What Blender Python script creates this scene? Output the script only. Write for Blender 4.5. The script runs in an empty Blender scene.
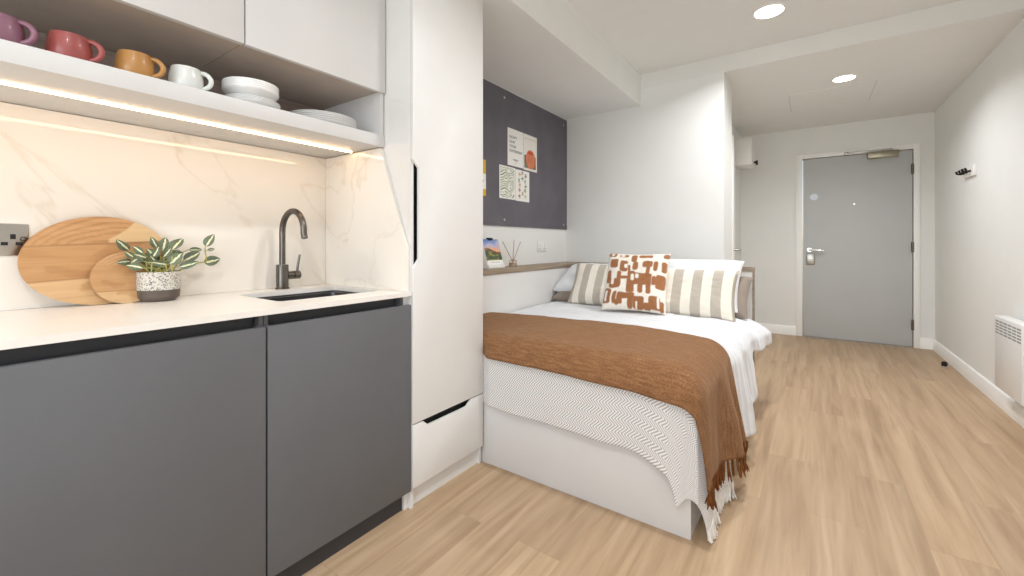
import bpy, bmesh, math, random
from mathutils import Vector, Matrix, noise

# ------------------------------------------------------------------ set-up
H = 1.06                      # every length below is in units of the eye height; scaled to metres at the end
PI = math.pi
R = math.radians
scene = bpy.context.scene
col = scene.collection
random.seed(4)

def lin(h):
    h = h.lstrip('#')
    v = [int(h[i:i+2], 16)/255 for i in (0, 2, 4)]
    return tuple(c/12.92 if c <= .04045 else ((c+.055)/1.055)**2.4 for c in v) + (1,)

# ------------------------------------------------------------------ materials
class NT:
    """small helper for building node materials"""
    def __init__(s, name):
        s.m = bpy.data.materials.new(name); s.m.use_nodes = True
        s.t = s.m.node_tree; s.b = s.t.nodes['Principled BSDF']
    def n(s, kind, **kw):
        nd = s.t.nodes.new(kind)
        for k, v in kw.items():
            if k.startswith('i_'):
                nd.inputs[k[2:].replace('_', ' ')].default_value = v
            else: setattr(nd, k, v)
        return nd
    def l(s, a, b): s.t.links.new(a, b)
    def val(s, op, a, b=None, c=None):
        nd = s.t.nodes.new('ShaderNodeMath'); nd.operation = op
        for i, x in enumerate((a, b, c)):
            if x is None: continue
            if isinstance(x, (int, float)): nd.inputs[i].default_value = x
            else: s.l(x, nd.inputs[i])
        return nd.outputs[0]
    def mix(s, f, a, b):
        nd = s.t.nodes.new('ShaderNodeMix'); nd.data_type = 'RGBA'
        for sock, x in ((nd.inputs[0], f), (nd.inputs[6], a), (nd.inputs[7], b)):
            if isinstance(x, (int, float, tuple)): sock.default_value = x
            else: s.l(x, sock)
        return nd.outputs[2]
    def ramp(s, f, stops):
        nd = s.t.nodes.new('ShaderNodeValToRGB'); s.l(f, nd.inputs[0])
        e = nd.color_ramp.elements
        while len(e) < len(stops): e.new(.5)
        for q, (p, c) in zip(e, stops): q.position = p; q.color = c
        return nd.outputs[0]
    def bump(s, h, strength=.2, dist=.002):
        nd = s.n('ShaderNodeBump'); nd.inputs['Strength'].default_value = strength
        nd.inputs['Distance'].default_value = dist
        s.l(h, nd.inputs['Height']); s.l(nd.outputs[0], s.b.inputs['Normal'])
    def coords(s, scale=(1, 1, 1), kind='Object', rot=(0, 0, 0)):
        tc = s.n('ShaderNodeTexCoord'); mp = s.n('ShaderNodeMapping')
        mp.inputs['Scale'].default_value = scale; mp.inputs['Rotation'].default_value = rot
        s.l(tc.outputs[kind], mp.inputs[0]); return mp.outputs[0]
    def noise(s, vec, scale, detail=3, dist=0):
        nd = s.n('ShaderNodeTexNoise'); nd.inputs['Scale'].default_value = scale
        nd.inputs['Detail'].default_value = detail; nd.inputs['Distortion'].default_value = dist
        s.l(vec, nd.inputs['Vector']); return nd.outputs['Fac']

def plain(name, c, rough=.5, metal=0, spec=.5, var=.03, vscale=6, bump=0, bscale=200, coat=0, sheen=0):
    t = NT(name); c = lin(c) if isinstance(c, str) else c
    v = t.coords()
    nz = t.noise(v, vscale, 3)
    dk = tuple(x*(1-var) for x in c[:3]) + (1,); lt = tuple(min(1, x*(1+var)) for x in c[:3]) + (1,)
    t.l(t.ramp(nz, [(.3, dk), (.7, lt)]), t.b.inputs['Base Color'])
    t.b.inputs['Roughness'].default_value = rough; t.b.inputs['Metallic'].default_value = metal
    t.b.inputs['Specular IOR Level'].default_value = spec
    if coat: t.b.inputs['Coat Weight'].default_value = coat; t.b.inputs['Coat Roughness'].default_value = .1
    if sheen: t.b.inputs['Sheen Weight'].default_value = sheen
    if bump: t.bump(t.noise(v, bscale, 2), bump)
    return t.m

def emis(name, c, s):
    t = NT(name); c = lin(c)
    t.b.inputs['Base Color'].default_value = c
    t.b.inputs['Emission Color'].default_value = c; t.b.inputs['Emission Strength'].default_value = s
    return t.m

def attr_mat(name, rough=.7, bump=0, bscale=300, sheen=0):
    t = NT(name)
    a = t.n('ShaderNodeAttribute', attribute_name='Col')
    v = t.coords(); nz = t.noise(v, 90, 2)
    f = t.val('MULTIPLY_ADD', nz, .16, .92)
    mm = t.n('ShaderNodeVectorMath', operation='SCALE')
    t.l(a.outputs['Color'], mm.inputs[0]); t.l(f, mm.inputs['Scale'])
    t.l(mm.outputs[0], t.b.inputs['Base Color'])
    t.b.inputs['Roughness'].default_value = rough
    if sheen: t.b.inputs['Sheen Weight'].default_value = sheen
    if bump: t.bump(t.noise(v, bscale, 2), bump)
    return t.m

def m_floor():
    t = NT('oak_laminate')
    tc = t.n('ShaderNodeTexCoord'); sp = t.n('ShaderNodeSeparateXYZ'); t.l(tc.outputs['Object'], sp.inputs[0])
    cb = t.n('ShaderNodeCombineXYZ'); t.l(sp.outputs[1], cb.inputs[0]); t.l(sp.outputs[0], cb.inputs[1])
    br = t.n('ShaderNodeTexBrick'); t.l(cb.outputs[0], br.inputs['Vector'])
    br.offset = .37; br.squash = 1
    for k, v in (('Scale', 1.0), ('Mortar Size', .0012), ('Mortar Smooth', .1), ('Bias', 0), ('Brick Width', 1.25), ('Row Height', .17)):
        br.inputs[k].default_value = v
    br.inputs['Color1'].default_value = (0, 0, 0, 1); br.inputs['Color2'].default_value = (1, 1, 1, 1)
    br.inputs['Mortar'].default_value = (.5, .5, .5, 1)
    # grain stretched along the planks, shifted by the random plank value
    sh = t.val('MULTIPLY', br.outputs['Color'], 7.3)
    gx = t.val('MULTIPLY', sp.outputs[0], 1.0)
    def grain(sx, sy, det, dist):
        c2 = t.n('ShaderNodeCombineXYZ')
        t.l(t.val('MULTIPLY', sp.outputs[0], sx), c2.inputs[0]); t.l(t.val('MULTIPLY', sp.outputs[1], sy), c2.inputs[1]); t.l(sh, c2.inputs[2])
        return t.noise(c2.outputs[0], 1, det, dist)
    g1 = grain(26, 1.6, 6, .6); g2 = grain(13, .55, 3, 1.0); g3 = grain(90, 4, 3, .2)
    base = t.ramp(g2, [(.3, lin('#9d8266')), (.5, lin('#b19576')), (.7, lin('#c5ab8d'))])
    fine = t.ramp(g1, [(.3, lin('#997e62')), (.52, lin('#b59a7c')), (.75, lin('#c6ad91'))])
    c = t.mix(.6, base, fine)
    c = t.mix(t.val('MULTIPLY', t.val('GREATER_THAN', g3, .62), .12), c, lin('#97795a'))
    pl = t.val('MULTIPLY_ADD', br.outputs['Color'], .10, .95)
    mm = t.n('ShaderNodeVectorMath', operation='SCALE'); t.l(c, mm.inputs[0]); t.l(pl, mm.inputs['Scale'])
    c = t.mix(t.val('MULTIPLY', br.outputs['Fac'], .14), mm.outputs[0], lin('#7c6348'))
    t.l(c, t.b.inputs['Base Color'])
    t.l(t.val('MULTIPLY_ADD', g1, .15, .36), t.b.inputs['Roughness'])
    t.b.inputs['Specular IOR Level'].default_value = .4
    t.bump(t.val('SUBTRACT', g1, t.val('MULTIPLY', br.outputs['Fac'], .6)), .06)
    return t.m

def m_marble(name, base='#f1ece4', vein='#c9b79f', rough=.05, amt=.55):
    t = NT(name)
    v0 = t.coords((1, 1, 1), rot=(R(48), R(0), R(20)))
    mp = t.n('ShaderNodeMapping'); mp.inputs['Scale'].default_value = (.8, .28, 1.5); t.l(v0, mp.inputs[0]); v = mp.outputs[0]
    nz = t.noise(v, 2.2, 6, .5)
    d = t.val('ABSOLUTE', t.val('SUBTRACT', nz, .5))
    f = t.val('SUBTRACT', 1, t.val('MINIMUM', t.val('MULTIPLY', d, 60), 1))
    n2 = t.noise(v, 2.3, 4, .4)
    f2 = t.val('MULTIPLY', t.val('MULTIPLY', f, f), t.val('MULTIPLY', n2, amt))
    wide = t.ramp(t.noise(v, 1.1, 3, .5), [(.35, lin(base)), (.75, lin('#ebe6de'))])
    t.l(t.mix(f2, wide, lin(vein)), t.b.inputs['Base Color'])
    t.b.inputs['Roughness'].default_value = rough
    return t.m

def m_wood(name, cols, sy=(2, 26, 26), rough=.45, wave=False, stave=None, rot=(0, 0, 0)):
    t = NT(name)
    v = t.coords(sy, rot=rot)
    g = t.noise(v, 1, 5, .8)
    v2 = t.coords(tuple(x*3 for x in sy), rot=rot)
    g2 = t.noise(v2, 1, 3, .3)
    f = t.val('ADD', t.val('MULTIPLY', g, .75), t.val('MULTIPLY', g2, .25))
    c = t.ramp(f, [(.3, lin(cols[0])), (.5, lin(cols[1])), (.7, lin(cols[2]))])
    if stave:
        a = t.n('ShaderNodeAttribute', attribute_name='Col')
        c = t.mix(.68, c, a.outputs['Color'])
    t.l(c, t.b.inputs['Base Color'])
    t.b.inputs['Roughness'].default_value = rough
    t.bump(f, .08)
    return t.m

def m_herringbone():
    t = NT('herringbone_cotton')
    uv = t.n('ShaderNodeTexCoord'); sp = t.n('ShaderNodeSeparateXYZ'); t.l(uv.outputs['UV'], sp.inputs[0])
    zig = t.val('ABSOLUTE', t.val('SUBTRACT', t.val('FRACT', t.val('MULTIPLY', sp.outputs[1], 19)), .5))
    ph = t.val('ADD', t.val('MULTIPLY', sp.outputs[0], 84), t.val('MULTIPLY', zig, 4.2))
    st = t.val('FRACT', ph)
    tri = t.val('MULTIPLY', t.val('ABSOLUTE', t.val('SUBTRACT', st, .5)), 2)
    c = t.ramp(tri, [(.30, lin('#b3b1b0')), (.62, lin('#f0efee'))])
    t.l(c, t.b.inputs['Base Color'])
    t.b.inputs['Roughness'].default_value = .9; t.b.inputs['Sheen Weight'].default_value = .2
    t.bump(tri, .25)
    return t.m

def m_throw():
    t = NT('rust_woven_wool')
    uv = t.n('ShaderNodeTexCoord'); sp = t.n('ShaderNodeSeparateXYZ'); t.l(uv.outputs['UV'], sp.inputs[0])
    a = t.val('SINE', t.val('MULTIPLY', t.val('ADD', sp.outputs[0], t.val('MULTIPLY', sp.outputs[1], .6)), 900))
    b = t.val('SINE', t.val('MULTIPLY', sp.outputs[1], 940))
    w = t.val('MULTIPLY', a, b)
    mp = t.n('ShaderNodeMapping'); t.l(uv.outputs['UV'], mp.inputs[0]); mp.inputs['Scale'].default_value = (18, 130, 1)
    nz = t.noise(mp.outputs[0], 1, 4, .2)
    n2 = t.noise(uv.outputs['UV'], 160, 3)
    f = t.val('ADD', t.val('MULTIPLY', w, .12), t.val('ADD', t.val('MULTIPLY', nz, .5), t.val('MULTIPLY', n2, .5)))
    c = t.ramp(f, [(.3, lin('#62442e')), (.5, lin('#80593b')), (.7, lin('#9a7552'))])
    t.l(c, t.b.inputs['Base Color'])
    t.b.inputs['Roughness'].default_value = .95; t.b.inputs['Sheen Weight'].default_value = .25
    t.b.inputs['Sheen Tint'].default_value = lin('#d9bfa4')
    t.b.inputs['Specular IOR Level'].default_value = .1
    t.bump(f, .5, .004)
    return t.m

def m_linen(name, c, lines=0, var=.05):
    t = NT(name); c = lin(c)
    uv = t.n('ShaderNodeTexCoord'); sp = t.n('ShaderNodeSeparateXYZ'); t.l(uv.outputs['UV'], sp.inputs[0])
    nz = t.noise(uv.outputs['Object'], 9, 5)
    dk = tuple(x*(1-var) for x in c[:3])+(1,)
    f = nz
    if lines:
        wob = t.val('MULTIPLY', t.noise(uv.outputs['UV'], 9, 2), .012)
        s = t.val('SINE', t.val('MULTIPLY', t.val('ADD', sp.outputs[1], wob), lines))
        f = t.val('ADD', t.val('MULTIPLY', s, .35), nz)
    t.l(t.ramp(f, [(.3, dk), (.7, c)]), t.b.inputs['Base Color'])
    t.b.inputs['Roughness'].default_value = .9; t.b.inputs['Specular IOR Level'].default_value = .2
    t.b.inputs['Sheen Weight'].default_value = .15
    t.bump(f, .45 if lines else .2, .005)
    return t.m

def m_stripe():
    t = NT('striped_linen')
    uv = t.n('ShaderNodeTexCoord'); sp = t.n('ShaderNodeSeparateXYZ'); t.l(uv.outputs['UV'], sp.inputs[0])
    s = t.val('FRACT', t.val('ADD', t.val('MULTIPLY', sp.outputs[0], 5.0), .12))
    band = t.val('GREATER_THAN', s, .5)
    fr = t.val('SINE', t.val('MULTIPLY', sp.outputs[0], 420))
    nz = t.noise(uv.outputs['UV'], 60, 3)
    g = t.mix(t.val('MULTIPLY_ADD', fr, .1, nz), lin('#ada497'), lin('#c6beb2'))
    t.l(t.mix(band, g, lin('#ece6d9')), t.b.inputs['Base Color'])
    t.b.inputs['Roughness'].default_value = .9; t.b.inputs['Specular IOR Level'].default_value = .15
    t.bump(t.noise(uv.outputs['UV'], 220, 2), .2)
    return t.m

def m_speckle():
    t = NT('speckled_glaze')
    v = t.coords()
    vo = t.n('ShaderNodeTexVoronoi'); vo.inputs['Scale'].default_value = 170; t.l(v, vo.inputs['Vector'])
    nz = t.noise(v, 60, 2)
    f = t.val('ADD', vo.outputs['Distance'], t.val('MULTIPLY', nz, .3))
    t.l(t.ramp(f, [(.44, lin('#6f6962')), (.54, lin('#bdb9b0')), (.85, lin('#d6d2ca'))]), t.b.inputs['Base Color'])
    t.b.inputs['Roughness'].default_value = .55
    t.bump(f, .2)
    return t.m

def m_leaf():
    t = NT('variegated_leaf')
    uv = t.n('ShaderNodeTexCoord'); sp = t.n('ShaderNodeSeparateXYZ'); t.l(uv.outputs['UV'], sp.inputs[0])
    d = t.val('ABSOLUTE', t.val('SUBTRACT', sp.outputs[0], .55))
    nz = t.val('MULTIPLY', t.val('SUBTRACT', t.noise(uv.outputs['UV'], 7, 3), .5), .25)
    f = t.val('ADD', d, nz)
    g = t.mix(t.noise(uv.outputs['Object'], 30, 2), lin('#45533f'), lin('#77866c'))
    t.l(t.mix(t.val('LESS_THAN', f, .1), g, lin('#e5e3bb')), t.b.inputs['Base Color'])
    t.b.inputs['Roughness'].default_value = .45
    return t.m

def m_glass(name, tint=(1, 1, 1, 1), rough=0.02):
    t = NT(name); t.b.inputs['Base Color'].default_value = tint
    t.b.inputs['Transmission Weight'].default_value = 1; t.b.inputs['Roughness'].default_value = rough
    t.b.inputs['IOR'].default_value = 1.3
    return t.m

def m_felt():
    t = NT('charcoal_felt'); v = t.coords()
    nz = t.noise(v, 260, 3); n2 = t.noise(v, 5, 3)
    f = t.val('ADD', t.val('MULTIPLY', nz, .6), t.val('MULTIPLY', n2, .4))
    t.l(t.ramp(f, [(.3, lin('#656369')), (.7, lin('#7a777e'))]), t.b.inputs['Base Color'])
    t.b.inputs['Roughness'].default_value = 1; t.b.inputs['Specular IOR Level'].default_value = .05
    t.bump(nz, .4)
    return t.m

M = dict(
    wall=plain('white_wall_paint', '#e8e9e7', .85, spec=.2, var=.01, bump=.06, bscale=120),
    ceil=plain('white_ceiling_paint', '#e6e6e3', .9, spec=.1, var=.01),
    skirt=plain('white_satin_paint', '#f5f5f3', .4, var=.01),
    floor=m_floor(),
    marble=m_marble('marble_splashback'),
    top=m_marble('pale_worktop', '#efece8', '#e0d6c8', .3, .5),
    char=plain('charcoal_laminate', '#656669', .5, spec=.35, var=.05, vscale=3, bump=.05, bscale=600),
    chardk=plain('dark_channel', '#38393d', .5, var=.03),
    white_lam=plain('white_laminate', '#e2e1df', .45, var=.012, vscale=8, spec=.4),
    grey_lam=plain('pale_grey_laminate', '#d8d7d6', .42, var=.012, vscale=8, spec=.4),
    taupe=plain('taupe_carcass', '#c2b6ab', .6, var=.06, vscale=10),
    brownback=m_wood('brown_wood_laminate', ('#7d6c61', '#94837a', '#a6958a'), (20, 2, 24), .6),
    black=plain('black_void', '#101012', .6, var=.02),
    blackmetal=plain('matt_black_metal', '#18181a', .45, metal=.6, var=.02),
    gun=plain('gunmetal_brushed', '#6b6661', .3, metal=1, var=.08, vscale=20),
    steel=plain('brushed_steel', '#b9b7b2', .3, metal=1, var=.05, vscale=30),
    sink=plain('dark_sink_steel', '#5a5a5c', .32, metal=.9, var=.06),
    chrome=plain('polished_steel', '#cfcfcd', .18, metal=1, var=.02),
    socketsteel=plain('socket_steel', '#b7b2ab', .28, metal=1, var=.05, vscale=9),
    purple=plain('plum_stoneware', '#875c6d', .4, var=.06, vscale=20, coat=.15),
    red=plain('red_stoneware', '#9a4c48', .4, var=.08, vscale=20, coat=.15),
    orange=plain('ochre_stoneware', '#b28045', .4, var=.08, vscale=20, coat=.15),
    whitecer=plain('white_stoneware', '#dcdeda', .3, var=.02, coat=.3),
    porc=plain('white_porcelain', '#e9e9e8', .22, var=.01, coat=.4),
    board=m_wood('acacia_board', ('#95693f', '#bd9263', '#d6b388'), (14, 3.4, 46), .5, stave=True),
    board2=m_wood('acacia_board_pale', ('#ab8158', '#c69e73', '#d8b68e'), (14, 4, 40), .5, stave=True),
    ledge=m_wood('driftwood_laminate', ('#806f5e', '#978672', '#aa9a86'), (26, 2.2, 40), .5),
    ledgex=m_wood('driftwood_laminate_across', ('#857667', '#9b8c7b', '#ada08e'), (2.2, 26, 40), .5),
    speck=m_speckle(), potdark=plain('dark_glaze', '#5d534c', .5, var=.1, vscale=30),
    soil=plain('soil', '#3a2c20', .95, var=.3, vscale=60, bump=.5),
    leaf=m_leaf(), stem=plain('yellow_green_stem', '#a5a25a', .6, var=.15, vscale=30),
    felt=m_felt(), card=attr_mat('printed_card', .6), photo=attr_mat('printed_photo', .35),
    paper=plain('white_paper', '#f0efec', .7, var=.01), ink=plain('grey_ink', '#55555a', .8, var=.02),
    cush=attr_mat('rust_pattern_cotton', .9, .25, 260, .15),
    stripe=m_stripe(), linen=m_linen('white_bed_linen', '#e6e8ec', 0), duvet=m_linen('white_crinkled_cotton', '#e6e8ec', 150, .12),
    taupelin=m_linen('taupe_linen', '#91857a', 0, .12), mattress=m_linen('mattress_ticking', '#e6e4e0', 0),
    herr=m_herringbone(), throw=m_throw(),
    fringe=plain('rust_yarn', '#6f4627', .95, spec=.1, var=.2, vscale=60),
    wfringe=plain('white_yarn', '#eae9e6', .95, spec=.1, var=.06, vscale=60),
    door=plain('grey_door_laminate', '#bfc2c2', .5, var=.02, vscale=3, spec=.35),
    plastic=plain('white_plastic', '#ecebe8', .35, var=.005),
    sticker=plain('pale_blue_sticker', '#dfe7f2', .5, var=.02),
    heater=plain('white_enamel', '#e7e7e6', .3, var=.008), slot=plain('grille_shadow', '#8d8f90', .6, var=.02),
    glass=m_glass('clear_glass'), bottle=m_glass('diffuser_glass', (.95, .9, .84, 1)),
    oil=plain('amber_oil', '#cdb59a', .2, var=.03),
    reed=plain('reed_stick', '#b08a62', .8, var=.12, vscale=40),
    lamp=emis('downlight_lens', '#fffaf0', 12), led=emis('warm_led_strip', '#ffd3a0', 22),
    closer=plain('aged_silver', '#a19a88', .35, metal=.9, var=.05),
    rubber=plain('black_rubber', '#1b1a19', .7, var=.05),
)

# ------------------------------------------------------------------ mesh helpers
def nb(): return bmesh.new()

def bx(bm, x0, x1, y0, y1, z0, z1, bev=0, seg=2, mi=0):
    vs = [bm.verts.new((x, y, z)) for z in (z0, z1) for y in (y0, y1) for x in (x0, x1)]
    fs = [bm.faces.new([vs[i] for i in q]) for q in ((0, 2, 3, 1), (4, 5, 7, 6), (0, 1, 5, 4), (2, 6, 7, 3), (0, 4, 6, 2), (1, 3, 7, 5))]
    for f in fs: f.material_index = mi
    if bev:
        es = list({e for f in fs for e in f.edges})
        bmesh.ops.bevel(bm, geom=es, offset=bev, segments=seg, affect='EDGES', profile=.5)

def prism(bm, pts, axis, a, b, bev=0):
    """polygon pts (2-D) extruded along axis 'x','y' or 'z' from a to b"""
    def P(p, t):
        return {'x': (t, p[0], p[1]), 'y': (p[0], t, p[1]), 'z': (p[0], p[1], t)}[axis]
    A = [bm.verts.new(P(p, a)) for p in pts]; B = [bm.verts.new(P(p, b)) for p in pts]
    fs = [bm.faces.new(A), bm.faces.new(B[::-1])]
    n = len(pts)
    for i in range(n): fs.append(bm.faces.new([A[i], B[i], B[(i+1) % n], A[(i+1) % n]]))
    bmesh.ops.recalc_face_normals(bm, faces=fs)
    if bev:
        es = list({e for f in fs for e in f.edges})
        bmesh.ops.bevel(bm, geom=es, offset=bev, segments=2, affect='EDGES', profile=.5)

def tube(bm, pts, rad, n=10, cap=True):
    pts = [Vector(p) for p in pts]; rings = []
    rads = rad if isinstance(rad, (list, tuple)) else [rad]*len(pts)
    up = None
    for i, p in enumerate(pts):
        d = (pts[min(i+1, len(pts)-1)] - pts[max(i-1, 0)])
        if d.length < 1e-9: d = Vector((0, 0, 1))
        d.normalize()
        if up is None:
            up = d.orthogonal().normalized()
        else:
            up = (up - d*up.dot(d))
            up = up.normalized() if up.length > 1e-6 else d.orthogonal().normalized()
        s = d.cross(up)
        rings.append([bm.verts.new(p + (up*math.cos(2*PI*k/n) + s*math.sin(2*PI*k/n))*rads[i]) for k in range(n)])
    fs = []
    for a, b in zip(rings, rings[1:]):
        for k in range(n): fs.append(bm.faces.new([a[k], a[(k+1) % n], b[(k+1) % n], b[k]]))
    if cap:
        fs.append(bm.faces.new(rings[0][::-1])); fs.append(bm.faces.new(rings[-1]))
    bmesh.ops.recalc_face_normals(bm, faces=fs)

def lathe(bm, prof, c=(0, 0, 0), n=40, axis='z'):
    """closed or open profile of (r, h) revolved"""
    rings = []
    def P(r, a, h):
        x, y = r*math.cos(a), r*math.sin(a)
        v = {'z': (x, y, h), 'x': (h, x, y), 'y': (x, h, y)}[axis]
        return Vector(v) + Vector(c)
    for r, h in prof:
        if r < 1e-6: rings.append([bm.verts.new(P(0, 0, h))])
        else: rings.append([bm.verts.new(P(r, 2*PI*k/n, h)) for k in range(n)])
    fs = []
    for a, b in zip(rings, rings[1:]):
        for k in range(n):
            k2 = (k+1) % n
            q = [a[k % len(a)], a[k2 % len(a)], b[k2 % len(b)], b[k % len(b)]]
            u = []
            for v in q:
                if v not in u: u.append(v)
            if len(u) > 2: fs.append(bm.faces.new(u))
    bmesh.ops.recalc_face_normals(bm, faces=fs)

def wpos(o):
    v = Vector(o.location); p = o.parent
    while p: v += p.location; p = p.parent
    return v

def obj(name, bm, mat, parent=None, smooth=35, loc=None):
    me = bpy.data.meshes.new(name); bm.normal_update(); bm.to_mesh(me); bm.free()
    o = bpy.data.objects.new(name, me); col.objects.link(o)
    for mm in (mat if isinstance(mat, (list, tuple)) else [mat]): me.materials.append(mm)
    off = Vector((0, 0, 0))
    if parent:
        o.parent = parent; off = wpos(parent)
    elif loc is not None:
        o.location = loc; off = Vector(loc)
    if off.length: me.transform(Matrix.Translation(-off))
    if smooth:
        me.polygons.foreach_set('use_smooth', [True]*len(me.polygons))
        me.set_sharp_from_angle(angle=R(smooth))
    return o

def tag(o, label, cat, group=None):
    o['label'] = label; o['category'] = cat
    if group: o['group'] = group
    return o

def thing(name, label, cat, loc=(0, 0, 0), group=None):
    o = bpy.data.objects.new(name, None); col.objects.link(o)
    o.location = loc; o.empty_display_size = .05
    return tag(o, label, cat, group)

def struct(name, bm, mat, parent=None, smooth=35):
    o = obj(name, bm, mat, parent, smooth)
    if not parent: o['kind'] = 'structure'
    return o

def dup(root, loc, label, mats=None):
    r = root.copy(); col.objects.link(r); r.location = loc; r['label'] = label
    for ch in list(root.children):
        c = ch.copy(); col.objects.link(c); c.parent = r
        if mats: c.data = ch.data.copy(); c.data.materials.clear(); c.data.materials.append(mats)
    return r

def grid(fn, nu, nv, colfn=None, uvfn=None):
    """grid mesh data from fn(u,v) with u,v in 0..1"""
    bm = nb(); uvl = bm.loops.layers.uv.new('UVMap')
    cl = bm.verts.layers.float_color.new('Col') if colfn else None
    V = [[bm.verts.new(fn(i/nu, j/nv)) for i in range(nu+1)] for j in range(nv+1)]
    if colfn:
        for j in range(nv+1):
            for i in range(nu+1): V[j][i][cl] = colfn(i/nu, j/nv)
    for j in range(nv):
        for i in range(nu):
            f = bm.faces.new([V[j][i], V[j][i+1], V[j+1][i+1], V[j+1][i]])
            for lp, (a, b) in zip(f.loops, ((i, j), (i+1, j), (i+1, j+1), (i, j+1))):
                u, v = a/nu, b/nv
                lp[uvl].uv = uvfn(u, v) if uvfn else (u, v)
    return bm

# ------------------------------------------------------------------ room shell
XL, XR, YB, YH, YF = -1.785, .961, 5.55, 3.385, -1.7
ZC, ZH, ZS = 2.358, 2.239, 2.109
b = nb(); bx(b, XL-.1, XR+.1, YF-.1, YB+.1, -.08, 0); struct('floor', b, M['floor'])
b = nb()
bx(b, XL-.1, XR+.1, YF-.1, YH, ZC, ZC+.15); bx(b, XL-.1, XR+.1, YH, YB+.1, ZH, ZC+.15)
struct('ceiling', b, M['ceil'])
b = nb(); bx(b, XL, -1.116, YF, YH, ZS, ZC); struct('trim_1', b, M['wall'])                     # boxed-in soffit over wardrobe and bed
b = nb(); bx(b, XL-.1, XL, YF-.1, YB+.1, 0, ZC); struct('wall_left', b, M['wall'])
b = nb(); bx(b, XR, XR+.1, YF-.1, YB+.1, 0, ZC); struct('wall_right', b, M['wall'])
b = nb()                                                                                       # entrance wall with the doorway
bx(b, XL, -.068, YB, YB+.1, 0, ZH); bx(b, .812, XR, YB, YB+.1, 0, ZH); bx(b, -.068, .812, YB, YB+.1, 1.908, ZH)
struct('wall_back', b, M['wall'])
b = nb(); bx(b, XL, -.508, YH, YH+.1, 0, ZH); bx(b, -.608, -.508, YH+.1, 3.76, 0, ZH); struct('wall_bedhead', b, M['wall'])
b = nb()                                                                                       # hall side wall with the bathroom doorway
bx(b, -.755, -.655, 3.76, 4.12, 0, ZH); bx(b, -.755, -.655, 4.92, YB, 0, ZH); bx(b, -.755, -.655, 4.12, 4.92, 1.96, ZH)
bx(b, -.655, -.608, 3.70, 3.76, 0, ZH)
struct('wall_hall', b, M['wall'])
b = nb()                                                                                       # wall behind the viewer with the window opening
bx(b, XL, -1.2, YF-.1, YF, 0, ZC); bx(b, .75, XR, YF-.1, YF, 0, ZC)
bx(b, -1.2, .75, YF-.1, YF, 0, .75); bx(b, -1.2, .75, YF-.1, YF, 2.1, ZC)
struct('wall_front', b, M['wall'])
b = nb()
for x0, x1, z0, z1 in ((-1.2, -1.15, .75, 2.1), (.7, .75, .75, 2.1), (-1.15, .7, .75, .8), (-1.15, .7, 2.05, 2.1), (-.25, -.2, .8, 2.05)):
    bx(b, x0, x1, YF-.08, YF-.03, z0, z1, .004)
w = struct('window_1', b, M['skirt'])  # unseen window, assumed behind the viewer to bring in daylight
b = nb(); bx(b, -1.15, -.25, YF-.058, YF-.052, .8, 2.05); bx(b, -.2, .7, YF-.058, YF-.052, .8, 2.05); obj('pane', b, M['glass'], w)

def skirting(name, axis, at, d, a, bb):
    b = nb()
    pr = [(at, 0), (at+d*.016, 0), (at+d*.016, .088), (at+d*.010, .097), (at, .1)]
    if axis == 'y': prism(b, pr, 'y', a, bb)
    else: prism(b, [(p[0], p[1]) for p in pr], 'x', a, bb)
    struct(name, b, M['skirt'])
skirting('baseboard_right', 'y', XR, -1, YF, YB)
skirting('baseboard_back', 'x', YB, -1, -.655, -.1245)
skirting('baseboard_entrance', 'x', YB, -1, .859, XR-.016)
skirting('baseboard_hall', 'y', -.655, 1, 4.98, YB-.016)

# ---- entrance door (door_1)
d1 = bpy.data.objects.new('door_1', None); col.objects.link(d1); d1.location = (.37, YB, 0); d1['kind'] = 'structure'
b = nb()
bx(b, -.1245, -.066, YB-.016, YB+.06, 0, 1.958, .003); bx(b, .812, .859, YB-.016, YB+.06, 0, 1.958, .003)
bx(b, -.066, .812, YB-.016, YB+.06, 1.908, 1.958, .003)
obj('door_frame', b, M['skirt'], d1)
b = nb(); bx(b, -.061, .807, YB, YB+.045, .008, 1.903, .002); leaf = obj('door_leaf', b, M['door'], d1)
for z in (1.717, .966, .217):
    b = nb(); tube(b, [(.8065, YB-.012, z-.048), (.8065, YB-.012, z+.048)], .0105, 12); bx(b, .797, .8095, YB-.003, YB, z-.045, z+.045)
    obj('hinge', b, M['gun'], leaf)
b = nb()
tube(b, [(-.004, YB, .931), (-.004, YB-.045, .931), (.004, YB-.052, .931), (.02, YB-.053, .931), (.118, YB-.053, .927)], .0095, 12)
lathe(b, [(0, -.008), (.022, -.008), (.024, 0), (0, 0)], (-.004, YB, .931), 24, 'y')
obj('door_handle', b, M['chrome'], leaf)
b = nb(); bx(b, -.034, .042, YB-.014, YB, .772, .888, .008, 3); lk = obj('lock_plate', b, M['steel'], leaf)
b = nb(); lathe(b, [(0, -.022), (.012, -.022), (.014, -.014), (0, -.014)], (.004, YB, .842), 20, 'y'); bx(b, .0, .008, YB-.03, YB-.02, .83, .854, .002); obj('thumb_turn', b, M['chrome'], lk)
b = nb(); lathe(b, [(0, -.003), (.035, -.003), (.035, 0), (0, 0)], (.035, YB, 1.496), 32, 'y'); obj('round_sticker', b, M['sticker'], leaf)
b = nb(); lathe(b, [(0, -.006), (.009, -.006), (.013, 0), (0, 0)], (.368, YB, 1.403), 20, 'y'); obj('spyhole', b, M['chrome'], leaf)
b = nb(); bx(b, .47, .703, YB-.06, YB-.001, 1.845, 1.908, .006); cl = obj('door_closer', b, M['closer'], leaf)
b = nb(); bx(b, .29, .66, YB-.045, YB-.03, 1.915, 1.929, .003); bx(b, .29, .32, YB-.05, YB-.016, 1.906, 1.934, .003); obj('closer_arm', b, M['steel'], cl)

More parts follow.
